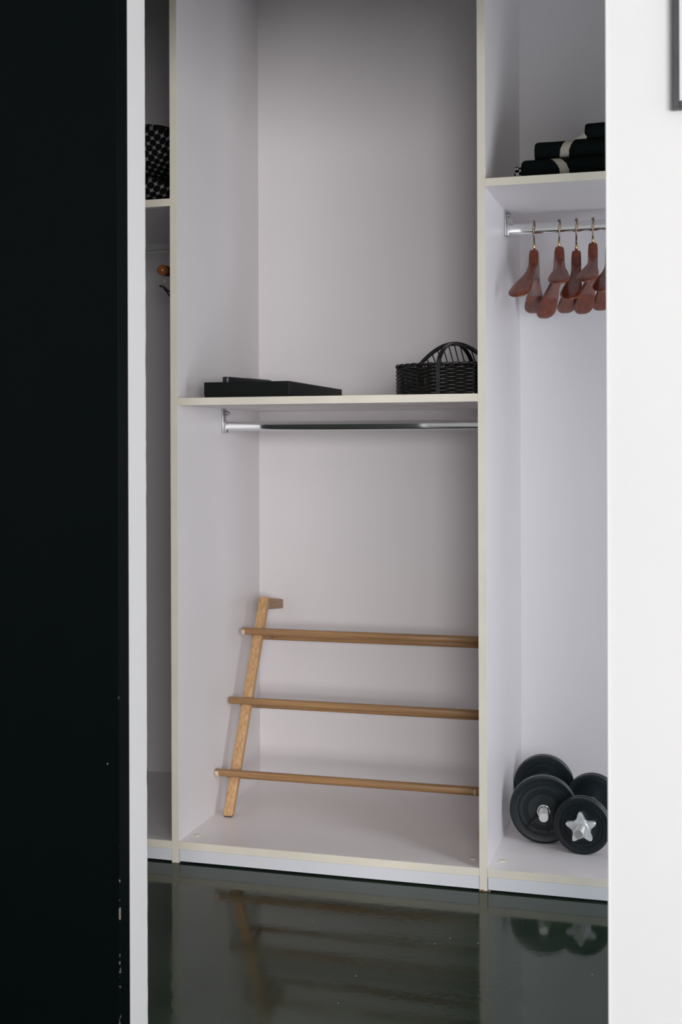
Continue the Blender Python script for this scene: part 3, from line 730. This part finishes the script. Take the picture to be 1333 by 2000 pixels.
# ------------------------------------------------------------------ dumbbells in the right bay
def plate_bm(R, th, ridges, y0):
    """disc with concentric ridges; axis y, front face at y0"""
    def face(s, yy):
        pr = []
        rr = [r_ for r_ in ridges if r_ < 0.97]
        pr.append((0.0135, yy)); last = 0.0135
        for r_ in sorted(rr):
            ra = R * r_
            pr += [(ra - 0.0022, yy), (ra - 0.0008, yy - s * 0.0016), (ra + 0.0008, yy - s * 0.0016), (ra + 0.0022, yy + s * 0.0006)]
            yy = yy + s * 0.0006
        pr += [(R - 0.0085, yy), (R - 0.0065, yy - s * 0.0012), (R - 0.0025, yy - s * 0.0008)]
        return pr
    a = face(1, y0); b = face(-1, y0 + th)[::-1]
    prof = a + [(R, y0 + 0.0025), (R, y0 + th - 0.0025)] + b
    bm = bmesh.new(); lathe(bm, prof, 72)
    # close the bore
    lathe(bm, [(0.0135, y0), (0.0135, y0 + th)], 72)
    bmesh.ops.remove_doubles(bm, verts=bm.verts, dist=1e-6)
    return bm
def threaded_bar(y0, y1):
    prof = [(0.0, y0), (0.0098, y0), (0.0112, y0 + 0.0015)]
    y = y0 + 0.003
    while y < y0 + 0.085: prof += [(0.0112, y), (0.0100, y + 0.0014), (0.0112, y + 0.0028)]; y += 0.0032
    prof += [(0.0112, y), (0.0125, y + 0.004)]
    ye = y1 - 0.085
    prof += [(0.0125, ye)]; y = ye
    while y < y1 - 0.004: prof += [(0.0112, y), (0.0100, y + 0.0014), (0.0112, y + 0.0028)]; y += 0.0032
    prof += [(0.0098, y1), (0.0, y1)]
    bm = bmesh.new(); lathe(bm, prof, 28); return bm
def dumbbell(front, back, R, th, label, kind, ridges):
    f, b = Vector(front), Vector(back); d_ = b - f; L_ = d_.length
    rz = math.atan2(-d_.x, d_.y)
    t = thing('dumbbell', label, 'dumbbell', (f.x, f.y, BASE + 0.0002), rz, 'pair of dumbbells in the right bay')
    zc = R
    def add(name, bm, m, lab=None, auto=40):
        bmesh.ops.translate(bm, verts=bm.verts, vec=(0, 0, zc)); o = obj(name, bm, m, t, smooth=True, world=False, auto=auto)
        if lab: o['label'] = lab
        return o
    add('handle_bar', threaded_bar(-0.062, L_ + th + 0.055), M_steel, 'threaded steel bar')
    if kind == 'star':                   # two thinner discs on each side
        add('weight_plate', plate_bm(R * 0.985, th * 0.5, ridges, 0.0), M_rubber)
        add('weight_plate', plate_bm(R, th * 0.5, ridges, th * 0.5 + 0.0006), M_rubber)
        add('weight_plate', plate_bm(R, th * 0.5, ridges, L_), M_rubber)
        add('weight_plate', plate_bm(R, th * 0.5, ridges, L_ + th * 0.5 + 0.0006), M_rubber)
    else:
        add('weight_plate', plate_bm(R, th, ridges, 0.0), M_rubber)
        add('weight_plate', plate_bm(R * 0.945, th, ridges, L_), M_rubber)
    if kind == 'star':
        bm = bmesh.new(); n = 70; rot = math.radians(5); out = []
        for k in range(n):
            a = 2 * PI * k / n; c_ = math.cos(5 * (a - PI / 2 - rot))
            out.append((a, 0.0275 + 0.0075 * c_ + 0.0015 * math.cos(10 * (a - PI / 2 - rot))))
        layers = []
        for y, ins in ((-0.0020, 0.001), (-0.004, 0.0), (-0.0135, 0.0), (-0.0155, 0.0022)):
            layers.append([bm.verts.new(((r_ - ins) * math.cos(a), y, (r_ - ins) * math.sin(a))) for a, r_ in out])
        for p_, q_ in zip(layers, layers[1:]):
            for k in range(n): bm.faces.new((p_[k], p_[(k + 1) % n], q_[(k + 1) % n], q_[k]))
        bm.faces.new(layers[0]); bm.faces.new(layers[-1][::-1])
        col = add('star_collar', bm, M_zinc, 'zinc star-shaped screw collar')
        bm = bmesh.new()                 # worn cast marks running round the collar
        for k in range(20):
            a = 2 * PI * (k + 0.5) / 20; rr_ = 0.0215 + 0.0012 * math.cos(3.0 * k)
            tube(bm, [(rr_ * math.cos(a), -0.01555, rr_ * math.sin(a)), ((rr_ + 0.0028) * math.cos(a + 0.05), -0.01555, (rr_ + 0.0028) * math.sin(a + 0.05))], 0.00035, 5)
            if k % 3: tube(bm, [(rr_ * math.cos(a), -0.01555, rr_ * math.sin(a)), (rr_ * math.cos(a + 0.11), -0.01555, rr_ * math.sin(a + 0.11))], 0.00035, 5)
        bmesh.ops.translate(bm, verts=bm.verts, vec=(0, 0, zc))
        mk = obj('cast_marks', bm, M_bracket, col, world=False); mk['label'] = 'worn grey cast marks'
        bm = bmesh.new(); lathe(bm, [(0.0113, -0.0156), (0.0175, -0.0156), (0.0160, -0.0195), (0.0115, -0.0195)], 28); bmesh.ops.translate(bm, verts=bm.verts, vec=(0, 0, zc))
        obj('collar_hub', bm, M_zinc, col, smooth=True, world=False, auto=40)
    else:
        bm = bmesh.new(); pts = []
        for k in range(72): a = 2 * PI * k / 24 + 0.6; pts.append((0.0142 * math.cos(a), -0.004 - 0.0040 * k / 24, 0.0142 * math.sin(a)))
        tube(bm, pts, 0.0018, 8); add('spring_collar', bm, M_chrome, 'coiled steel spring collar', None)
        bm = bmesh.new()
        tube(bm, [(-0.013, -0.010, -0.006), (-0.030, -0.010, -0.029), (-0.042, -0.010, -0.045)], 0.0019, 8)
        tube(bm, [(0.0135, -0.016, -0.004), (0.012, -0.016, -0.030), (0.012, -0.016, -0.052)], 0.0019, 8)
        add('collar_arm', bm, M_rubber, 'black grips of the spring collar', None)
    return t
dumbbell((-0.3462, 3.010), (-0.3705, 3.230), 0.0808, 0.023, 'larger black dumbbell with coiled spring collar, leaning near the upright in the right bay', 'spring', (0.50, 0.58, 0.74))
dumbbell((-0.2515, 2.950), (-0.2440, 3.165), 0.0665, 0.026, 'smaller black dumbbell with silver star-shaped collar, right of the larger one', 'star', (0.62, 0.76))
